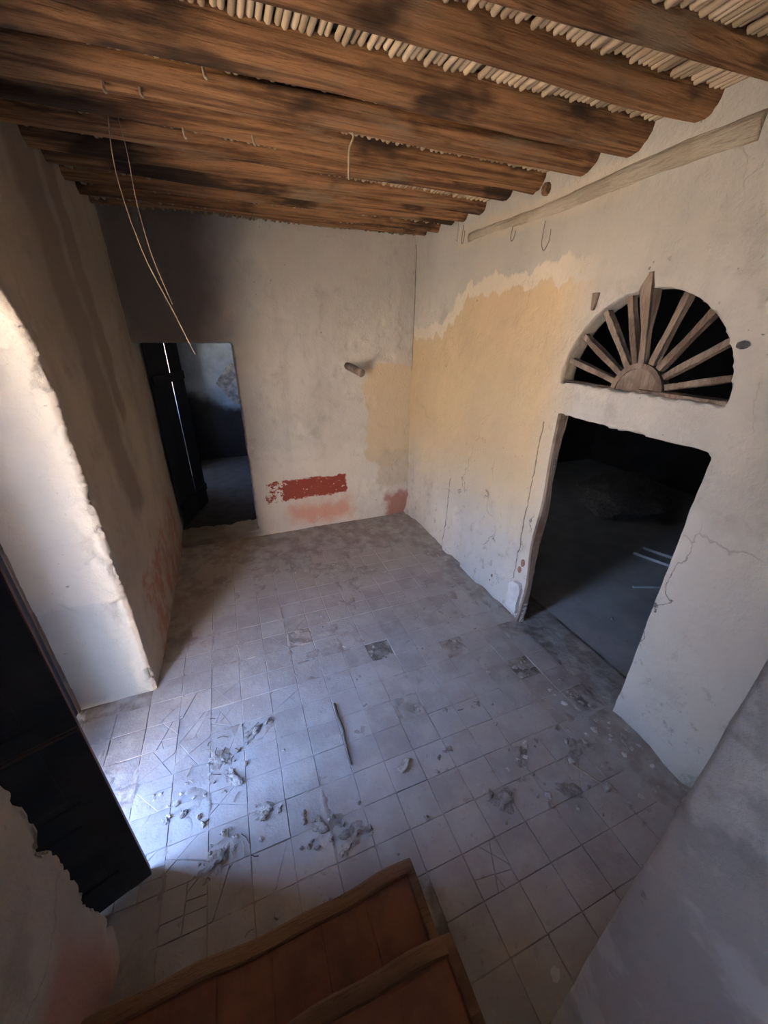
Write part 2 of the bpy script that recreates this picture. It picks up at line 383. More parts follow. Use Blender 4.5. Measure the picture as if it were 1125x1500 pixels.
# ------------------------------------------------------------------ walls
# right wall: doorway + half-round fanlight
door = jag([(-4.37, -.06), (-3.16, -.06), (-3.15, 2.35), (-4.37, 2.33)], .03, .006)
FY, FZ, FR = -3.70, 2.62, .655
arc = [(FY+FR*math.cos(a), FZ+FR*math.sin(a)) for a in np.linspace(0, math.pi, 33)]
arc = jag(arc, .04, .006)
big_ = [(-4.75, -.06), (-2.72, -.06), (-2.72, 2.62)]+[(FY+.97*math.cos(a), FZ+.97*math.sin(a)) for a in np.linspace(.1, math.pi-.1, 16)]+[(-4.75, 2.62)]
out_ = [(-5.75, -.3), (.5, -.3), (.5, 4.42), (-5.75, 4.42)]
mb = MB().prism(out_, [door, arc], 'x', 0.0, .075)
mb.prism(out_, [[(-4.38, -.06), (-2.95, -.06), (-2.95, 2.36), (-4.38, 2.36)], arc], 'x', .05, .17)
mb.prism([(-5.75, -.3), (.5, -.3), (.5, 4.42), (-5.75, 4.42)], [big_], 'x', .12, .45)
def ex_right(U, nr):
    y, z = U[:, 1], U[:, 2]; f = np.where(nr[:, 0] < -.5, 1.0, 0.0)
    bulge = .012*ssn(z, 4.0, 4.1)*f*ssn(fbm(U*1.2+5, 2), -.3, .1)
    flare = .05*ssn(z, .25, -.02)*f*ssn(fbm(U*4+2, 2), -.2, .3)
    chips = -.022*ssn(fbm(U*5.5+11, 3), .26, .36)*f*ssn(z, 1.3, .6)
    return bulge+flare+chips
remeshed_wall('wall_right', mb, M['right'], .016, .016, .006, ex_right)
# back wall with the small doorway (its left jamb is the corner)
bd = jag([(-3.80, .10), (-2.60, .10), (-2.595, 2.855), (-3.80, 2.855)], .04, .005)
mb = MB().prism([(-4.35, -.3), (.45, -.3), (.45, 4.42), (-4.35, 4.42)], [bd], 'y', 0.0, .45)
def ex_back(U, nr):
    z = U[:, 2]; f = np.where(nr[:, 1] < -.5, 1.0, 0.0)
    sill = np.where((U[:, 0] < -2.62) & (z < .14), 1, 0)*.05*(fbm(U*7, 2))
    return sill-.010*ssn(fbm(U*6+2, 3), .24, .34)*f
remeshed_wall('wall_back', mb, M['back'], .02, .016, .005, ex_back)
# left wall with the arched street entrance
y0, y1, spr = -4.42, -2.70, 2.60; cy = (y0+y1)/2; ra = (y1-y0)/2
ent = [(y1, -.06)]+[(y1, z) for z in np.linspace(.1, spr, 12)]+[(cy+ra*math.cos(a), spr+ra*math.sin(a)) for a in np.linspace(0.1, math.pi-.1, 26)]+[(y0, z) for z in np.linspace(spr, .1, 12)]+[(y0, -.06)]
ent = jag(ent, .022, .008)
mb = MB().prism([(-8.4, -.3), (.46, -.3), (.46, 4.42), (-8.4, 4.42)], [ent, [(-7.3, 2.6), (-6.5, 2.6), (-6.5, 3.5), (-7.3, 3.5)]], 'x', -4.40, -W)  # upper hole: unseen window added behind the camera to light the stair wall
def ex_left(U, nr):
    x, y, z = U.T; f = np.where(nr[:, 0] > .5, 1.0, 0.0)
    e = np.exp(-((y-y1)/.05)**2)+np.exp(-((y-y0)/.06)**2)
    chip = -.034*ssn(fbm(U*12+4, 4), .05, .35)*e*ssn(x, -3.95, -3.78)
    rev = np.where((nr[:, 1] < -.5) & (x < -3.7) & (x > -4.45), 1.0, 0.0)
    coat = .012*rev*ssn(z+.25*fbm(U*4+1, 3), 1.02, 1.04)
    lump = .05*np.exp(-((y+4.55)/.14)**2-((z-.10)/.22)**2)*f
    return chip+coat+lump+f*.03*fbm(U*.8+9, 2)
remeshed_wall('wall_left', mb, M['left'], .016, .02, .008, ex_left)
# wall beside the stairs
mb = MB().prism([(-1.86, -8.4), (.45, -8.4), (.45, -5.525), (-1.84, -5.525), (-1.858, -5.545)], [], 'z', -.3, 4.42)
remeshed_wall('wall_stair', mb, M['stairwall'], .025, .012, .005)
tagk(MB().prism([(-4.40, -.3), (-1.84, -.3), (-1.84, 4.42), (-4.40, 4.42)], [], 'y', -8.4, -8.1).build('wall_rear', M['dim']), 'structure')

# ------------------------------------------------------------------ floor: mortar bed, single tiles, dust
fl = tagk(MB().box(-4.42, .46, -8.4, .46, -.30, -.009).build('floor', M['mortar']), 'structure')
def clip(poly, p, n):
    r = []
    for i in range(len(poly)):
        a, b = poly[i], poly[(i+1) % len(poly)]
        da = (a[0]-p[0])*n[0]+(a[1]-p[1])*n[1]; db = (b[0]-p[0])*n[0]+(b[1]-p[1])*n[1]
        if da >= 0: r.append(a)
        if da*db < 0:
            t = da/(da-db); r.append((a[0]+(b[0]-a[0])*t, a[1]+(b[1]-a[1])*t))
    return r
TX, TY = .25, .24
def tile_mesh(name, pieces, seed):
    q = random.Random(seed); v = []; f = []
    for pc in pieces:
        if len(pc) < 3: continue
        cx = sum(p[0] for p in pc)/len(pc); cyy = sum(p[1] for p in pc)/len(pc); b = len(v); n = len(pc)
        dz = q.uniform(-.004, .001) if len(pieces) > 1 else 0; tx, ty = (q.uniform(-.02, .02), q.uniform(-.02, .02)) if len(pieces) > 1 else (0, 0)
        def ins(p, d):
            L = math.hypot(p[0]-cx, p[1]-cyy); k = max(0, 1-d/max(L, 1e-4)); return (cx+(p[0]-cx)*k, cyy+(p[1]-cyy)*k)
        for d, zz in ((.006, 0), (.0018, -.003), (.0016, -.014)):
            for p in pc:
                a = ins(p, d); v.append((a[0], a[1], zz+dz+(a[0]-cx)*tx+(a[1]-cyy)*ty))
        f.append([b+i for i in range(n)])
        for l in (0, 1):
            for i in range(n): f.append([b+l*n+i, b+(l+1)*n+i, b+(l+1)*n+(i+1) % n, b+l*n+(i+1) % n])
    me = bpy.data.meshes.new(name); me.from_pydata((np.array(v)*S).tolist(), [], f); me.materials.append(M['tile']); me.update(); return me
hx, hy = TX/2, TY/2; full = [(-hx, -hy), (hx, -hy), (hx, hy), (-hx, hy)]
plain = []
for k in range(5):
    q = random.Random(k); P = list(full)
    if k > 1:                                   # a knocked-off corner
        i = q.randrange(4); c = P[i]; P = clip(P, (c[0]*(1-q.uniform(.02, .07)), c[1]*(1-q.uniform(.02, .07))), (-math.copysign(1, c[0]), -math.copysign(q.uniform(.6, 1.4), c[1])))
    plain.append(tile_mesh('tile', [P], k))
cracked = []
for k in range(10):
    q = random.Random(100+k); pcs = [list(full)]
    for _ in range(q.choice((2, 3, 4))):
        a = q.uniform(0, math.pi); p = (q.uniform(-.07, .07), q.uniform(-.07, .07)); n = (math.cos(a), math.sin(a)); nw = []
        for pc in pcs:
            if q.random() < .8 or len(pcs) == 1: nw += [x for x in (clip(pc, p, n), clip(pc, p, (-n[0], -n[1]))) if len(x) > 2]
            else: nw.append(pc)
        pcs = nw
    cracked.append(tile_mesh('tile', pcs, k))
X0, Y0 = -3.03, -4.78
holes_px = [(-.40, -3.71), (-1.66, -3.70), (-1.65, -2.97), (-.86, -3.21), (-.19, -3.19), (-2.31, -2.44), (-.13, -4.20)]
def cell(x, y): return (math.floor((x-X0)/TX), math.floor((y-Y0)/TY))
holes = {cell(*h) for h in holes_px}
far = []
for j in range(-3, 20):
    for i in range(-3, 12):
        x = X0+(i+.5)*TX; y = Y0+(j+.5)*TY
        if (i, j) in holes or (j < 0 and x < -2.15) or (j < 0 and x > -.0): continue
        loc = (x, y, rnd.uniform(-.003, .0015))
        if j >= 18: far.append((x, y)); continue
        q = rnd.random(); entry = x < -2.55 and -4.5 < y < -2.75
        pc = .62 if (entry and x < -2.95) else .3 if entry else .035
        me = cracked[rnd.randrange(10)] if q < pc else plain[rnd.choice((0, 0, 1, 1, 2, 3, 4))]
        link_copy(me, 'tile', loc, (rnd.gauss(0, .004), rnd.gauss(0, .004), rnd.gauss(0, .008)+(math.pi*rnd.randrange(2))), None, fl)
for i in range(-6, -3):
    for j in range(2, 8): far.append((X0+(i+.5)*TX, Y0+(j+.5)*TY))
mb = MB()
for x, y in far: mb.box(x-hx+.004, x+hx-.004, y-hy+.004, y+hy-.004, -.02, rnd.uniform(-.004, 0), .004)
tagk(mb.build('tiles_by_the_back_wall', M['tile'], fl), 'stuff')
# dust and grit lying over the tiles (thick at the back and along the walls)
st_ = .016; gx = np.arange(-4.35, .42, st_); gy = np.arange(-5.5, -.0, st_); GX, GY = np.meshgrid(gx, gy); Q = np.stack([GX.ravel(), GY.ravel(), 0*GX.ravel()], 1)
X_, Y_ = Q[:, 0], Q[:, 1]
Hh = .014*fbm(Q*2.4+3, 4)+.009*fbm(Q*13+1, 3)-.0098
lx = np.abs((X_-X0+TX/2) % TX-TX/2); ly = np.abs((Y_-Y0+TY/2) % TY-TY/2)
jn = .0085*np.exp(-(np.minimum(lx, ly)/.013)**2)*ssn(fbm(Q*5+31, 3), -.05, .35)
left_ = ssn(X_, -1.7, -2.7)*ssn(Y_, -1.6, -2.4)
Hh += jn*(.35+.65*left_)
ent_ = ssn(X_, -2.3, -2.8)*ssn(Y_, -2.6, -3.0)
rdg = 1-2.6*np.abs(fbm(Q*7.5+5, 2)); Hh += .010*ent_*ssn(rdg, .72, .98)*ssn(fbm(Q*2+40, 2), -.25, .15)
Hh += .0125*ssn(Y_, -1.9, -.5)+.016*ssn(X_, -.55, -.05)*ssn(Y_, -3.3, -2.2)+.022*ssn(X_, -.45, -.05)*ssn(Y_, -4.2, -4.5)+.008*ssn(X_, -3.3, -3.68)*ssn(Y_, -2.9, -2.4)
Hh += .008*ssn(X_, -.15, .1)
keep = np.zeros(len(Q), bool); inhole = np.zeros(len(Q), bool)
for x, y in holes_px:
    i, j = cell(x, y); cx_, cy_ = X0+(i+.5)*TX, Y0+(j+.5)*TY
    ins = (np.abs(X_-cx_) < hx+.004) & (np.abs(Y_-cy_) < hy+.004)
    Hh = np.where(ins, -.004+(.040 if (x, y) == holes_px[0] else .020)*fbm(Q*13+5, 3), Hh); keep |= ins; inhole |= ins & ((x, y) in (holes_px[0], holes_px[2]))
Hh = np.maximum(Hh, -.03); keep |= Hh > -.006
keep &= ~((X_ < -2.1) & (Y_ < -4.74)) & ~((X_ > -.0) & ((Y_ < -4.36) | (Y_ > -3.17))) & ~((X_ < -3.735) & ((Y_ > -2.72) | (Y_ < -4.42)))
ny_, nx_ = GX.shape; K = keep.reshape(ny_, nx_)
ok = K[:-1, :-1] | K[1:, :-1] | K[:-1, 1:] | K[1:, 1:]
ai, bi_ = np.nonzero(ok); fc = np.stack([ai*nx_+bi_, ai*nx_+bi_+1, (ai+1)*nx_+bi_+1, (ai+1)*nx_+bi_], 1)
hole_f = inhole[fc].all(1)
for nm, sel, mt in (('dust', ~hole_f, M['dust']), ('soil', hole_f, M['soil'])):
    used, inv = np.unique(fc[sel], return_inverse=True)
    V = np.stack([X_[used], Y_[used], Hh[used]], 1)
    tagk(mesh_obj(nm, V, inv.reshape(-1, 4).tolist(), mt, fl, True), 'stuff')

# ------------------------------------------------------------------ ceiling: cane mat on log beams
ce = tagk(MB().box(-4.42, 6.2, -8.5, 5.0, 4.238, 4.50).build('ceiling', M['mud']), 'structure')
cv = MB().tube([(0, y, .004*math.sin(y*3)) for y in np.linspace(-3.0, 3.0, 13)], .0165, 7)
cane_me = []
for k in range(3):
    mb = MB(); mb.tube([(.006*math.sin(y*1.7+k*2), y, .006*math.sin(y*2.6+k)) for y in np.linspace(-3.0, 3.0, 13)], [.0165+.0025*math.sin(i*2.1+k) for i in range(13)], 7)
    o = mb.build('cane', M['cane'], None, True); cane_me.append(o.data); bpy.data.objects.remove(o)
x = -3.73
while x < .0:
    link_copy(cane_me[rnd.randrange(3)], 'cane', (x, -3.0+rnd.uniform(-.02, .02), 4.212+rnd.uniform(-.012, .008)), (rnd.gauss(0, .0012), 0, rnd.gauss(0, .003)), None, ce)
    x += rnd.uniform(.034, .042)
# beams: (y at left wall, y at right wall, radius, centre height)
beams = [(-.17, -.27, .075, 4.235), (-.58, -.62, .095, 4.23), (-1.02, -.98, .09, 4.225), (-1.42, -1.24, .095, 4.215), (-1.78, -1.58, .10, 4.21),
         (-2.12, -1.96, .095, 4.205), (-2.50, -2.36, .112, 4.20), (-2.80, -2.93, .122, 4.19), (-3.21, -3.30, .116, 4.178), (-3.62, -3.71, .092, 4.20), (-3.83, -4.08, .082, 4.205), (-4.55, -4.62, .12, 4.18), (-5.2, -5.25, .12, 4.18)]
ordn = ['first', 'second', 'third', 'fourth', 'fifth', 'sixth', 'seventh', 'eighth', 'ninth', 'tenth', 'eleventh', 'twelfth', 'thirteenth']
for bi, (ya, yb, rd, zc) in enumerate(beams):
    n = 32; xs = np.linspace(-W-.12, .12 if bi else -.01, 90); pts = []; vv = []; ff = []
    sd_ = bi*13.7
    t = (xs+W)/W
    cyv = ya+(yb-ya)*t+.05*fbm(np.stack([xs*.8+sd_, 0*xs+1, 0*xs], 1), 2); czv = zc+.03*fbm(np.stack([xs*.8+sd_, 0*xs+7, 0*xs], 1), 2)
    for i, xx in enumerate(xs):
        th = np.arange(n)*2*math.pi/n
        base = np.stack([0*th+xx*.55+sd_, 1.3*np.cos(th), 1.3*np.sin(th)], 1)
        rr = rd*.95*(1+.22*fbm(base, 2)+.10*fbm(base*np.array([2.6, 5, 5]), 3)+.10*fbm(base*np.array([.5, 9, 9])+3, 2)-.22*np.exp(-((np.mod(th-2.0-.15*xx+sd_, 6.283)-3.1)/.10)**2))
        for k in range(n): vv.append((xx, cyv[i]+rr[k]*math.cos(th[k]), czv[i]+rr[k]*math.sin(th[k])))
    for i in range(len(xs)-1):
        for k in range(n): ff.append([i*n+k, i*n+(k+1) % n, (i+1)*n+(k+1) % n, (i+1)*n+k])
    ff.append(list(range(n))); ff.append([(len(xs)-1)*n+k for k in range(n)][::-1])
    off = np.array([-W/2, (ya+yb)/2, zc])
    bo = mesh_obj('log_beam', np.array(vv)-off, ff, M['beam'], None, True); bo.location = Vector(off)*S
    bm = bmesh.new(); bm.from_mesh(bo.data); bmesh.ops.recalc_face_normals(bm, faces=bm.faces); bm.to_mesh(bo.data); bm.free()
    lab = ('crooked thin log beam against the back wall, its sawn end free of the right wall' if bi == 0 else
           'rough round log ceiling beam, %s from the back wall' % ordn[bi])
    tag(bo, lab, 'beam', 'log beams carrying the cane ceiling')
# pale timber plate set in the right wall under the beams
mb = MB(); ys = np.linspace(-1.35, -4.06, 28)
mb.tube([(.042+.010*math.sin(y*1.9), y, 3.955+.012*math.sin(y*3.1)-.01*(y+2.7)) for y in ys], [.058+.016*min(1, i/9)*(1+.12*math.sin(i*1.7)) for i in range(28)], 12)
tag(mb.build('wall_plate', M['plate'], None, True, off=(0, -2.7, 3.95)), 'pale timber plate half buried in the right wall under the beam ends', 'timber')
mb = MB(); mb.tube([(.05, -2.52, 4.09), (-.035, -2.52, 4.085)], [.05, .045], 10)
tag(mb.build('log_stub', M['beam'], None, False, off=(0, -2.52, 4.09)), 'short sawn log stub poking out of the wall between two beams', 'log')

# ------------------------------------------------------------------ fanlight in the right wall
wn = tagk(empty('window_1', (0.09, FY, FZ)), 'structure')
def wpart(mb, name, mat, parent=wn, smooth=False):
    o = mb.build(name, mat, None, smooth, off=(.09, FY, FZ)); o.location = (0, 0, 0); o.parent = parent; return o
HY = -3.73
for ang, rr, xo in ((165, .70, .06), (147.3, .71, .06), (127.3, .71, .06), (110.6, .69, .06), (95.8, .76, .0), (75.1, .68, .07), (56.1, .66, .08), (35.6, .64, .08), (14.6, .62, .08)):
    a = math.radians(ang); d = Vector((0, -math.cos(a), math.sin(a))); nn = Vector((0, math.sin(a), math.cos(a)))
    p0 = Vector((.09, HY, FZ))+d*.15; p1 = Vector((xo+.01, HY, FZ))+d*rr; wd = .0185
    bm = bmesh.new(); bmesh.ops.create_cube(bm, size=1); bmesh.ops.subdivide_edges(bm, edges=[e for e in bm.edges if abs((e.verts[0].co-e.verts[1].co).z) > .5], cuts=6)
    for v in bm.verts:
        f = v.co.z+.5; k = (1+.10*math.sin(f*9+ang))*((1+1.0*max(0, min(1, (f-.4)/.45))) * (.35 if f > .99 else 1) if not xo else 1)
        v.co = p0+(p1-p0)*f+nn*v.co.x*2*wd*k+Vector((1, 0, 0))*v.co.y*.05*k
    bmesh.ops.bevel(bm, geom=[e for e in bm.edges if e.is_manifold and len(e.link_faces) == 2 and e.calc_face_angle(0) > 1], offset=.004, segments=1, affect='EDGES')
    wpart(MB().addbm(bm), 'bar', M['oldwood'])
hubp = [(HY+.20*math.cos(a), FZ-.02+.21*math.sin(a)) for a in np.linspace(0, math.pi, 19)]
hub = wpart(MB().prism(hubp, [], 'x', .055, .115), 'hub', M['oldwood'])
rimp = [(HY+.205*math.cos(a), FZ-.02+.215*math.sin(a)) for a in np.linspace(0, math.pi, 19)]+[(HY+.17*math.cos(a), FZ-.02+.18*math.sin(a)) for a in np.linspace(math.pi, 0, 19)]
wpart(MB().prism(rimp, [], 'x', .04, .12), 'hub_rim', M['oldwood'], wn)
wpart(MB().box(.03, .16, FY-FR+.01, HY-.02, FZ-.055, FZ+.022, .008), 'sill_rail', M['oldwood'])
wpart(MB().box(.06, .14, HY-.02, FY+FR-.01, FZ-.03, FZ+.01, .008), 'sill_rail', M['oldwood'])
nail_y = [(-3.25, 3.23, 'flake of old timber stuck in the wall beside the fanlight arch'), ]
bm = bmesh.new(); bmesh.ops.create_cube(bm, size=1)
for v in bm.verts: v.co = Vector((-.012+v.co.x*.03, -3.25+v.co.y*.045*(1.3 if v.co.z > 0 else .5), 3.225+v.co.z*.12))
bmesh.ops.bevel(bm, geom=bm.edges[:], offset=.006, segments=1, affect='EDGES')
tag(MB().addbm(bm).build('wood_plug', M['oldwood'], off=(-.01, -3.25, 3.22)), 'small wooden plug in the wall beside the fanlight arch', 'wood plug')
def blob_mesh(name, mat, seed, sub=2, flat=1.0, amp=.5):
    bm = bmesh.new(); bmesh.ops.create_icosphere(bm, subdivisions=sub, radius=1)
    P = np.array([v.co[:] for v in bm.verts]); d = 1+amp*fbm(P*1.3+seed*5.1, 3)+.2*amp*fbm(P*4+seed, 2)
    for v, k in zip(bm.verts, d): v.co = Vector((v.co.x*k, v.co.y*k, v.co.z*k*flat))
    me = bpy.data.meshes.new(name); bm.to_mesh(me); bm.free(); me.materials.append(mat); return me
o = link_copy(blob_mesh('putty', M['stone'], 3, 2, .8), 'stone_knob', (-.01, -4.33, 2.95), (0, 0, 0), (.012, .024, .024)); tag(o, 'small dark stone showing through the plaster beside the fanlight', 'stone')

# right doorway: weathered jamb post, white plaster repair beside it
d1 = tagk(empty('door_1', (.03, -3.17, 0)), 'structure')
mb = MB(); b0 = [(-.022, -3.128), (-.022, -3.160), (.05, -3.165), (.05, -3.128)]
zz = np.linspace(-.01, 2.36, 18)
for i, z in enumerate(zz):
    for (x, y) in b0: mb.v.append((x+.012*math.sin(z*5+x*30), y+.010*math.sin(z*7+1)+(.02 if z < .1 else 0), z))
for i in range(17):
    for k in range(4): mb.f.append([i*4+k, i*4+(k+1) % 4, (i+1)*4+(k+1) % 4, (i+1)*4+k])
mb.f += [[0, 1, 2, 3], [68, 69, 70, 71]]
o = mb.build('jamb_post', M['oldwood'], None, off=(.03, -3.17, 0)); o.location = (0, 0, 0); o.parent = d1
pl = [(-2.93, .10), (-3.09, .08), (-3.10, .42), (-3.07, .47), (-2.98, .46), (-2.92, .40)]
tag(MB().prism(jag(pl, .05, .01), [], 'x', -.045, .02).build('plaster_patch', M['white'], off=(0, -3.0, .1)), 'white plaster repair at the foot of the doorway jamb', 'plaster')
for (y, z, s_) in ((-3.0, .62, .035), (-3.03, .72, .04), (-2.55, .18, .022), (-2.57, .26, .02)):
    o = link_copy(blob_mesh('brick_chip', M['brick'], y*7, 2, 1, .3), 'exposed_brick', (.0, y, z), (0, 0, 0), (.012, s_*.6, s_)); tag(o, 'small bit of red brick showing through the right wall plaster', 'brick', 'bits of brick showing in the right wall')

# ------------------------------------------------------------------ entrance doors
def leaf(name, width, top_fn, label, hinge, ang, panels):
    """door leaf in local (s along width, t thickness, z)"""
    root = empty(name, (hinge[0], hinge[1], 0)); root.rotation_euler = (0, 0, ang)
    tp = [(width*k/8, top_fn(width*k/8)) for k in range(9)]
    def lp(mb, nm, mat, par=root): 
        o = mb.build(nm, mat); o.parent = par; return o
    lp(MB().prism([(0, .015), (width, .015)]+tp[::-1], [], 'y', -.014, .014), 'board', M['doorpaint'])
    for s0, s1 in ((.0, .11), (width-.11, width)):
        pp = [(s0, .012), (s1, .012)]+[(s, top_fn(s)+.001) for s in np.linspace(s1, s0, 5)]
        lp(MB().prism(pp, [], 'y', -.026, .026), 'stile', M['doorpaint'])
    zs = [.012, .24, .78, .90, 1.36, 1.46, 1.98, 2.10]
    for k in range(0, 8, 2): lp(MB().box(.11, width-.11, -.025, .025, zs[k], zs[k+1], .004), 'rail', M['doorpaint'])
    for k in range(1, 6, 2): lp(MB().box(.15, width-.15, -.020, .020, zs[k]+.04, zs[k+1]-.04, .006), 'panel', M['doorpaint'])
    lp(MB().box(width-.001, width+.004, -.024, .024, .02, top_fn(width)-.01), 'lit_rim_strip', M['litrim'])  # lit rim of the leaf, painted as a coloured strip
    tag(root, label, 'door'); return root
topo = lambda y: spr+math.sqrt(max(0, .87**2-(y-cy)**2))
hx_, hy_ = -4.36, -4.44; fx, fy = -3.605, -4.165
wd = math.hypot(fx-hx_, fy-hy_); ang = math.atan2(fy-hy_, fx-hx_)
dl = leaf('entrance_door_leaf', wd, lambda s: topo(-4.42+s), 'dark painted panelled entrance door leaf swung into the room', (hx_, hy_), ang, 3)
mb = MB(); mb.tube([(.10, -.034, 1.355), (wd, -.034, 1.352)], .006, 6); mb.tube([(.10, -.034, 1.375), (wd, -.034, 1.372)], .004, 6)
o = mb.build('iron_bar', M['iron']); o.parent = dl
leaf('entrance_door_leaf', .97, lambda s: topo(-2.71-s), 'dark panelled entrance door leaf standing closed across the arched opening', (-4.37, -2.71), -math.pi/2, 3)
fr = tagk(empty('door_2', (-4.36, cy, 0)), 'structure')
for ya, yb_ in ((-2.74, -2.67), (-4.52, -4.46)):
    o = MB().box(-4.44, -4.335, ya, yb_, -.02, 2.7, .006).build('frame_post', M['oldwood'], None, off=(-4.36, cy, 0)); o.location = (0, 0, 0); o.parent = fr
tagk(MB().box(-4.75, -4.40, -4.6, -2.6, -.3, -.05).build('trim_1', M['stone']), 'structure')

# ------------------------------------------------------------------ stairs
st = tagk(empty('staircase', (-2.94, -4.78, 0)), 'structure'); so_ = Vector((-2.94, -4.78, 0))
def sp(mb, name, mat, par=st, smooth=False):
    o = mb.build(name, mat, None, smooth, off=tuple(so_)); o.location = (0, 0, 0); o.parent = par; return o
dep, ris = .39, .22
for k in range(8):
    yf = -4.785-dep*k; zt = ris*(k+1); xr = -2.145+.012*k
    body = sp(MB().box(-W-.02, xr-.03, -8.15, yf-.02, zt-ris-.01 if k else -.02, zt-.02), 'step', M['steptile'])
    mb = MB(); n = 24; xs = np.linspace(-W-.01, xr, n)
    for i, x in enumerate(xs):
        wob = .008*math.sin(x*5+k*2)+.005*math.sin(x*13)
        for (a, b) in ((0.0, -.055), (.022, -.045), (.026, -.008), (.012, .006), (-.040, .006), (-.047, -.01), (-.04, -.055)):
            mb.v.append((x, yf+a+wob, zt+b+.3*wob))
    for i in range(n-1):
        for j in range(7): mb.f.append([i*7+j, i*7+(j+1) % 7, (i+1)*7+(j+1) % 7, (i+1)*7+j])
    mb.f += [list(range(7)), [(n-1)*7+j for j in range(7)]]
    sp(mb, 'nosing', M['nosing'])
    sp(MB().box(xr-.046, xr+.004, yf-dep, yf+.015, zt-.055, zt+.005, .008), 'side_nosing', M['nosing'])
    xx = xr-.05
    while xx > -W:
        x2 = max(xx-.25, -W-.01); z = zt-.012+rnd.uniform(-.003, .002)
        sp(MB().box(x2+.003, xx-.003, yf-dep+.01, yf-.052, z-.02, z, .004), 'tread_tile', M['steptile']); xx -= .25

# ------------------------------------------------------------------ right-hand room seen through the doorway
tagk(MB().box(.46, 6.2, -6.5, 1.5, -.30, -.012).build('floor_side_room', M['sidefloor']), 'structure')
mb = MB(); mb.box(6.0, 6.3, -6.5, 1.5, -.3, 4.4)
tagk(mb.build('wall_side_room_end', M['darkwall']), 'structure')
tagk(MB().box(.44, 6.2, 1.4, 1.7, -.3, 4.4).build('wall_side_room_north', M['darkwall']), 'structure')
tagk(MB().box(.44, 6.2, -6.7, -6.4, -.3, 4.4).build('wall_side_room_south', M['darkwall']), 'structure')
tagk(MB().box(.44, .8, -6.5, -5.7, -.3, 4.4).build('wall_side_room_pier', M['darkwall']), 'structure')
o = link_copy(blob_mesh('rubble', M['clod'], 9, 4, .45, .6), 'rubble_heap', (4.4, -.9, .05), (0, 0, .4), (1.1*S, .8*S, .7*S)); tag(o, 'low heap of rubble in the dark side room', 'rubble')
fo = empty('picture_frame', (2.85, -2.72, 0)); fo.rotation_euler = (0, 0, .35)
for a in ((-.16, .16, -.25, -.21), (-.16, .16, .21, .25), (-.16, -.12, -.21, .21), (.12, .16, -.21, .21)):
    o = MB().box(a[0], a[1], a[2], a[3], -.01, .03, .004).build('rail', M['frame']); o.parent = fo
tag(fo, 'pale rectangular frame lying on the side room floor', 'frame')
mb = MB(); mb.tube([(1.84, -3.14, .0), (1.98, -3.2, .006), (2.2, -3.28, .0)], .016, 7)
tag(mb.build('lath', M['frame'], off=(1.86, -3.15, 0)), 'pale lath lying on the side room floor near the frame', 'stick')

# ------------------------------------------------------------------ room behind the small doorway
tagk(MB().box(-4.4, .45, .44, 5.0, -.30, .02).build('floor_back_room', M['darkfloor']), 'structure')
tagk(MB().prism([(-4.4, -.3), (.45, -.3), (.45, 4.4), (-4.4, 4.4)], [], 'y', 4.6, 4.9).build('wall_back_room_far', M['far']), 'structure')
tagk(MB().box(-1.2, -.9, .44, 4.7, -.3, 4.4).build('wall_back_room_right', M['darkwall']), 'structure')
tagk(MB().prism([(.44, -.3), (4.8, -.3), (4.8, 4.4), (.44, 4.4)], [[(2.6, .03), (3.7, .03), (3.7, 3.0), (2.6, 3.0)]], 'x', -4.40, -3.77).build('wall_back_room_left', M['dim']), 'structure')
hd = empty('half_door', (-4.2, 2.62, 0)); 
for k in range(5):
    o = MB().box(-.02, .02, .01+k*.212, .215+k*.212, .12, 1.62, .004).build('board', M['blackwood']); o.parent = hd
for z in (.25, 1.4):
    o = MB().box(.02, .05, .02, 1.05, z, z+.10, .004).build('ledge', M['blackwood']); o.parent = hd
tag(hd, 'closed lower half of the outer door in the room behind the small doorway', 'door')
portal((-4.45, -6.9, 3.05), (math.pi/2, 0, -math.pi/2), .8, .9)  # serves the added window behind the camera
portal((-4.42, 3.15, 2.2), (math.pi/2, 0, -math.pi/2), 1.1, 1.3)
bl = empty('plank_door', (-3.70, .46, 0)); a = math.atan2(1.0, .33); bl.rotation_euler = (0, 0, a)
s0 = 0.0
for wdt in (.28, .36, .22, .18):
    o = MB().box(s0+.001, s0+wdt-(.035 if s0 > .2 and s0 < .4 else .002), -.005, .005, .13, 2.9, .003).build('plank', M['blackwood']); o.parent = bl; s0 += wdt
for z in (.4, 2.3):
    o = MB().box(.02, 1.0, -.045, -.02, z, z+.12, .004).build('ledge', M['blackwood']); o.parent = bl
tag(bl, 'dark plank door standing open inside the small back doorway', 'door')
sp_ = [(-2.98, 1.85), (-2.62, 2.30), (-2.3, 2.2), (-2.3, 1.3), (-2.6, 1.35), (-2.8, 1.6)]
tag(MB().prism(jag(sp_, .12, .03), [], 'y', 4.57, 4.62).build('bare_stone_patch', M['stone'], off=(-2.4, 4.6, 2.1)), 'patch of bare stone on the far wall behind the small doorway', 'stone')

# ------------------------------------------------------------------ outside: sunlit earth, white wall
tagk(MB().prism([(-60, -45), (40, -45), (40, -8.45), (-4.42, -8.45), (-4.42, 45), (-60, 45)], [], 'z', -.5, -.20).build('ground', M['earth']), 'structure')
tagk(MB().box(-14, -6.6, -9.9, -9.5, -.3, 3.0).build('wall_outside', M['whitewash']), 'structure')

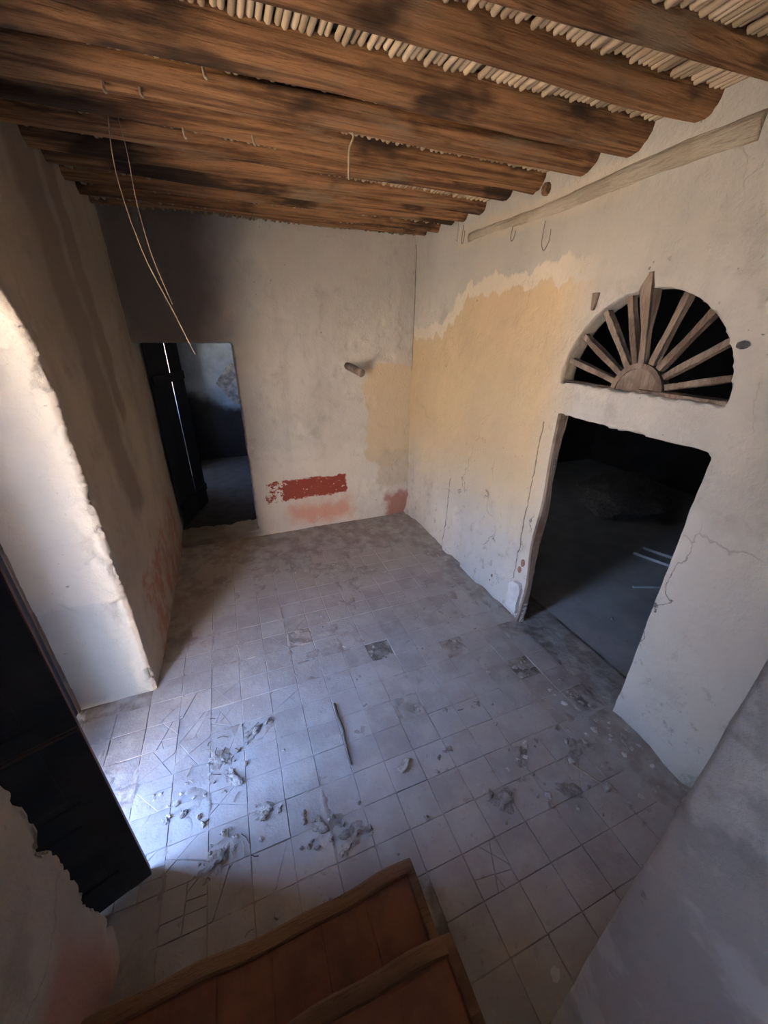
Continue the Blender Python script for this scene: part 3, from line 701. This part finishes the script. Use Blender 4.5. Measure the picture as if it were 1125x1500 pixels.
# ------------------------------------------------------------------ things on the walls and hanging from the beams
pg = MB(); pg.tube([(-1.06, .06, 2.555), (-.98, -.14, 2.505), (-.93, -.32, 2.47)], [.050, .054, .056], 14)
tag(pg.build('wooden_peg', M['oldwood'], None, True, off=(-1.0, -.1, 2.5)), 'round wooden peg sticking out of the back wall', 'peg')
def wire(name, pts, r, label, cat, mat='wire', group=None):
    P = [Vector(p) for p in pts]; q = []
    for i in range(len(P)-1):
        a, b, c, d = P[max(i-1, 0)], P[i], P[i+1], P[min(i+2, len(P)-1)]
        for k in range(6):
            t = k/6; q.append(.5*((2*b)+(c-a)*t+(2*a-5*b+4*c-d)*t*t+(3*b-a-3*c+d)*t**3))
    q.append(P[-1]); mb = MB(); mb.tube(q, r, 6); return tag(mb.build(name, M[mat], None, True, off=tuple(P[0])), label, cat, group)
wire('hanging_wire', [(-3.13, -2.45, 4.14), (-3.16, -2.45, 3.92), (-3.15, -2.45, 3.70), (-3.10, -2.45, 3.41), (-3.01, -2.45, 3.14), (-2.96, -2.45, 2.98), (-2.915, -2.45, 2.84)], .0032, 'long thin rusty wire hanging in front of the small doorway', 'wire')
wire('hanging_wire', [(-3.09, -2.44, 4.14), (-3.08, -2.44, 3.96), (-3.085, -2.44, 3.70), (-3.06, -2.44, 3.42), (-3.0, -2.44, 3.16)], .0024, 'shorter thin wire twisted against the long hanging wire', 'wire')
wire('string', [(-1.86, -2.83, 4.10), (-1.80, -2.86, 4.07), (-1.825, -2.85, 4.0), (-1.83, -2.85, 3.86)], .007, 'pale knotted string dangling from a beam', 'string', 'straw')
wire('string', [(-.05, -1.18, 4.13), (-.06, -1.2, 4.02), (-.05, -1.18, 3.94)], .004, 'short straw hanging from the beam ends by the right wall', 'straw', 'straw')
for (y, z, dy, dz) in ((-1.27, 4.08, .05, .18), (-2.15, 3.90, .06, .12), (-2.58, 3.86, .10, .22)):
    wire('wire_loop', [(-.03, y, z), (-.05, y-dy*.2, z-dz*.7), (-.05, y-dy*.6, z-dz), (-.045, y-dy, z-dz*.7), (-.04, y-dy*.95, z-dz*.35)], .003, 'thin looped wire hanging on the upper right wall', 'wire', 'iron', 'wire loops on the right wall')
for i, (x, y, z) in enumerate(((-3.08, -2.86, 4.06), (-2.92, -2.86, 4.07), (-2.75, -2.50, 4.05), (-2.35, -2.5, 4.07), (-2.62, -3.2, 4.05))):
    wire('nail', [(x, y+.02, z+.06), (x+.004, y-.01, z), (x+.012, y-.03, z-.015)], .007, 'bent nail driven into a log beam', 'nail', 'straw', 'nails in the beams')

# ------------------------------------------------------------------ litter on the floor
chunks = [blob_mesh('crumb', M['chunk'], k, 2, .8, 1.5) for k in range(5)]
clods = [blob_mesh('clod', M['clod'], 10+k, 2, .8, 1.8) for k in range(5)]
whites = [blob_mesh('flake', M['white'], 20+k, 2, .35, .9) for k in range(3)]
def litter(kind, x, y, s_, z=0, where='on the tiled floor'):
    s_ *= .72
    me, nm, lab, cat, grp = {'chunk': (rnd.choice(chunks), 'plaster_crumb', 'grey crumb of fallen plaster '+where, 'plaster crumb', 'plaster crumbs '+where),
        'clod': (rnd.choice(clods), 'earth_clod', 'dark clod of dirt '+where, 'dirt clod', 'dirt clods '+where),
        'white': (rnd.choice(whites), 'plaster_flake', 'white flake of fallen plaster on the tiled floor', 'plaster flake', 'white flakes on the tiled floor')}[kind]
    o = link_copy(me, nm, (x, y, z+s_*.28), (rnd.uniform(-.2, .2), rnd.uniform(-.2, .2), rnd.uniform(0, 6.28)), (s_*S*rnd.uniform(.8, 1.5), s_*S, s_*S*rnd.uniform(.7, 1.1)))
    return tag(o, lab, cat, grp)
spots = [(-1.06, -2.68, 2), (-.75, -2.87, 1), (-.56, -2.87, 2), (-.36, -2.31, 2), (-.61, -2.06, 1), (-.62, -1.9, 1), (-.69, -2.19, 2), (-1.24, -1.63, 1), (-1.04, -1.71, 1), (-.56, -2.49, 1), (-.23, -1.74, 1), (-.71, -3.65, 1), (-1.12, -3.91, 2), (-1.34, -3.86, 1), (-.98, -4.06, 1), (-.34, -4.02, 2), (-.25, -4.09, 2), (-.17, -3.95, 1), (-.53, -4.36, 2), (-1.29, -3.12, 1), (-1.95, -3.23, 1), (-1.55, -4.18, 2), (-1.59, -4.26, 1), (-.91, -4.35, 2), (-1.02, -4.4, 3), (-.56, -4.52, 3), (-.44, -4.70, 2), (-.16, -4.62, 3), (-1.09, -4.56, 1), (-1.33, -4.62, 3), (-1.44, -4.54, 2), (-1.05, -4.74, 2), (-.86, -4.74, 3), (-.74, -4.92, 1), (-2.38, -4.42, 4), (-1.9, -4.47, 1), (-2.31, -4.26, 1), (-2.6, -4.29, 4), (-2.66, -4.39, 2), (-2.51, -4.49, 2), (-3.22, -4.25, 4), (-3.36, -4.22, 1), (-2.93, -4.09, 3), (-3.12, -4.13, 2), (-3.44, -3.76, 1), (-3.36, -3.84, 1), (-3.2, -3.6, 3), (-3.13, -3.76, 3), (-3.65, -3.74, 2), (-3.55, -3.86, 2), (-3.47, -3.9, 2), (-3.34, -3.98, 2), (-2.95, -3.45, 3)]
for x, y, n in spots:
    for k in range(n+1):
        litter(rnd.choice(('chunk', 'clod', 'clod')), x+rnd.gauss(0, .035)+(.105*math.cos(k*2.1) if n > 2 else 0), y+rnd.gauss(0, .03)+(.105*math.sin(k*2.1) if n > 2 else 0), rnd.uniform(.010, .030 if n > 1 else .020), 0, 'near the entrance door' if x < -2.2 else 'in a small pile on the tiles')
clumps = [blob_mesh('clump', M['clod'], 50+k, 4, .30, 1.9) for k in range(4)]
for q, (x, y, n) in enumerate([p for p in spots if p[2] >= 3]):
    o = link_copy(clumps[q % 4], 'dirt_clump', (x, y, .002), (0, 0, rnd.uniform(0, 6.28)), (S*rnd.uniform(.045, .075), S*rnd.uniform(.03, .05), S*rnd.uniform(.035, .06)))
    tag(o, 'crusty clump of dirt and straw '+('on the tiles near the entrance door' if x < -2.2 else 'on the tiles by the doorway under the fanlight'), 'dirt clump', 'dirt clumps '+('near the entrance' if x < -2.2 else 'by the doorway'))
for x, y in ((-.34, -4.17), (-1.99, -2.81), (-1.6, -5.39), (-.99, -4.43), (-1.05, -4.42), (-.12, -4.85), (-.25, -4.7), (-.3, -4.45)): litter('white', x, y, rnd.uniform(.018, .03))
for x, y in holes_px:
    i, j = cell(x, y)
    for k in range(9 if (x, y) == holes_px[0] else 4): litter(rnd.choice(('chunk', 'clod')), X0+(i+rnd.uniform(.12, .88))*TX, Y0+(j+rnd.uniform(.12, .88))*TY, rnd.uniform(.012, .03), -.012, 'in a hole left by a missing tile')
for k in range(34): litter('clod', rnd.gauss(-1.15, .25), -rnd.uniform(.08, .55), rnd.uniform(.010, .022), .004, 'on the floor below the red paint on the back wall')
for k in range(26): litter('chunk', -abs(rnd.gauss(.05, .3)), rnd.uniform(-2.9, -.1), rnd.uniform(.010, .024), .004, 'at the foot of the right wall before the doorway')
for k in range(24): litter('chunk', -abs(rnd.gauss(.05, .22)), rnd.uniform(-5.1, -4.35), rnd.uniform(.012, .028), .004, 'between the doorway and the grey stair wall')
for k in range(46): litter(rnd.choice(('chunk', 'clod')), rnd.uniform(-3.6, -.1), rnd.uniform(-4.7, -.4), rnd.uniform(.008, .016), 0, 'strewn loose over the tiles')
for k in range(5): litter('chunk', rnd.uniform(.1, 1.2), rnd.uniform(-4.2, -3.3), rnd.uniform(.012, .025), -.012, 'on the side room floor inside the doorway')
o = link_copy(blob_mesh('slab', M['chunk'], 31, 3, .4, .8), 'plaster_lump', (-1.90, -4.15, .016), (0, 0, .5), (.055*S, .03*S, .035*S)); tag(o, 'long pale lump of plaster in the middle of the tiled floor', 'plaster lump')
o = link_copy(blob_mesh('stone', M['chunk'], 33, 3, .7, .5), 'pebble', (-.59, -4.83, .018), (0, 0, .2), (.035*S, .03*S, .03*S)); tag(o, 'pale pebble at the end of a thin stick', 'pebble')
mb = MB(); mb.tube([(-.60, -4.80, .012), (-.66, -4.68, .014), (-.70, -4.60, .010)], .006, 6)
tag(mb.build('thin_stick', M['straw'], off=(-.65, -4.7, .012)), 'thin pale stick lying against a pebble', 'stick')
mb = MB(); mb.tube([(-2.262, -3.44, .012), (-2.268, -3.56, .016), (-2.255, -3.70, .014), (-2.27, -3.85, .013), (-2.275, -4.0, .012)], [.010, .012, .009, .008, .006], 8)
tag(mb.build('dark_stick', M['stick'], off=(-2.26, -3.7, .012)), 'long dark stick lying along a tile joint', 'stick')
for k in range(46):
    if k < 16: x, y = rnd.gauss(-3.2, .12), rnd.gauss(-3.55, .14)
    elif k < 26: x, y = rnd.gauss(-3.2, .12), rnd.gauss(-4.2, .07)
    else: x, y = rnd.uniform(-3.5, -.2), rnd.uniform(-4.7, -1.0)
    a = rnd.uniform(0, 3.14); L = rnd.uniform(.03, .09); mb = MB(); d = Vector((math.cos(a), math.sin(a), 0))*L/2; n = Vector((-d.y, d.x, 0))*rnd.uniform(-.3, .3)
    mb.tube([Vector((x, y, .008))-d, Vector((x, y, .011))+n, Vector((x, y, .008))+d], .003, 5)
    tag(mb.build('straw', M['stick' if k < 30 and rnd.random() < .6 else 'straw'], off=(x, y, .009)), 'short bit of straw on the tiled floor', 'straw', 'straws on the tiled floor')
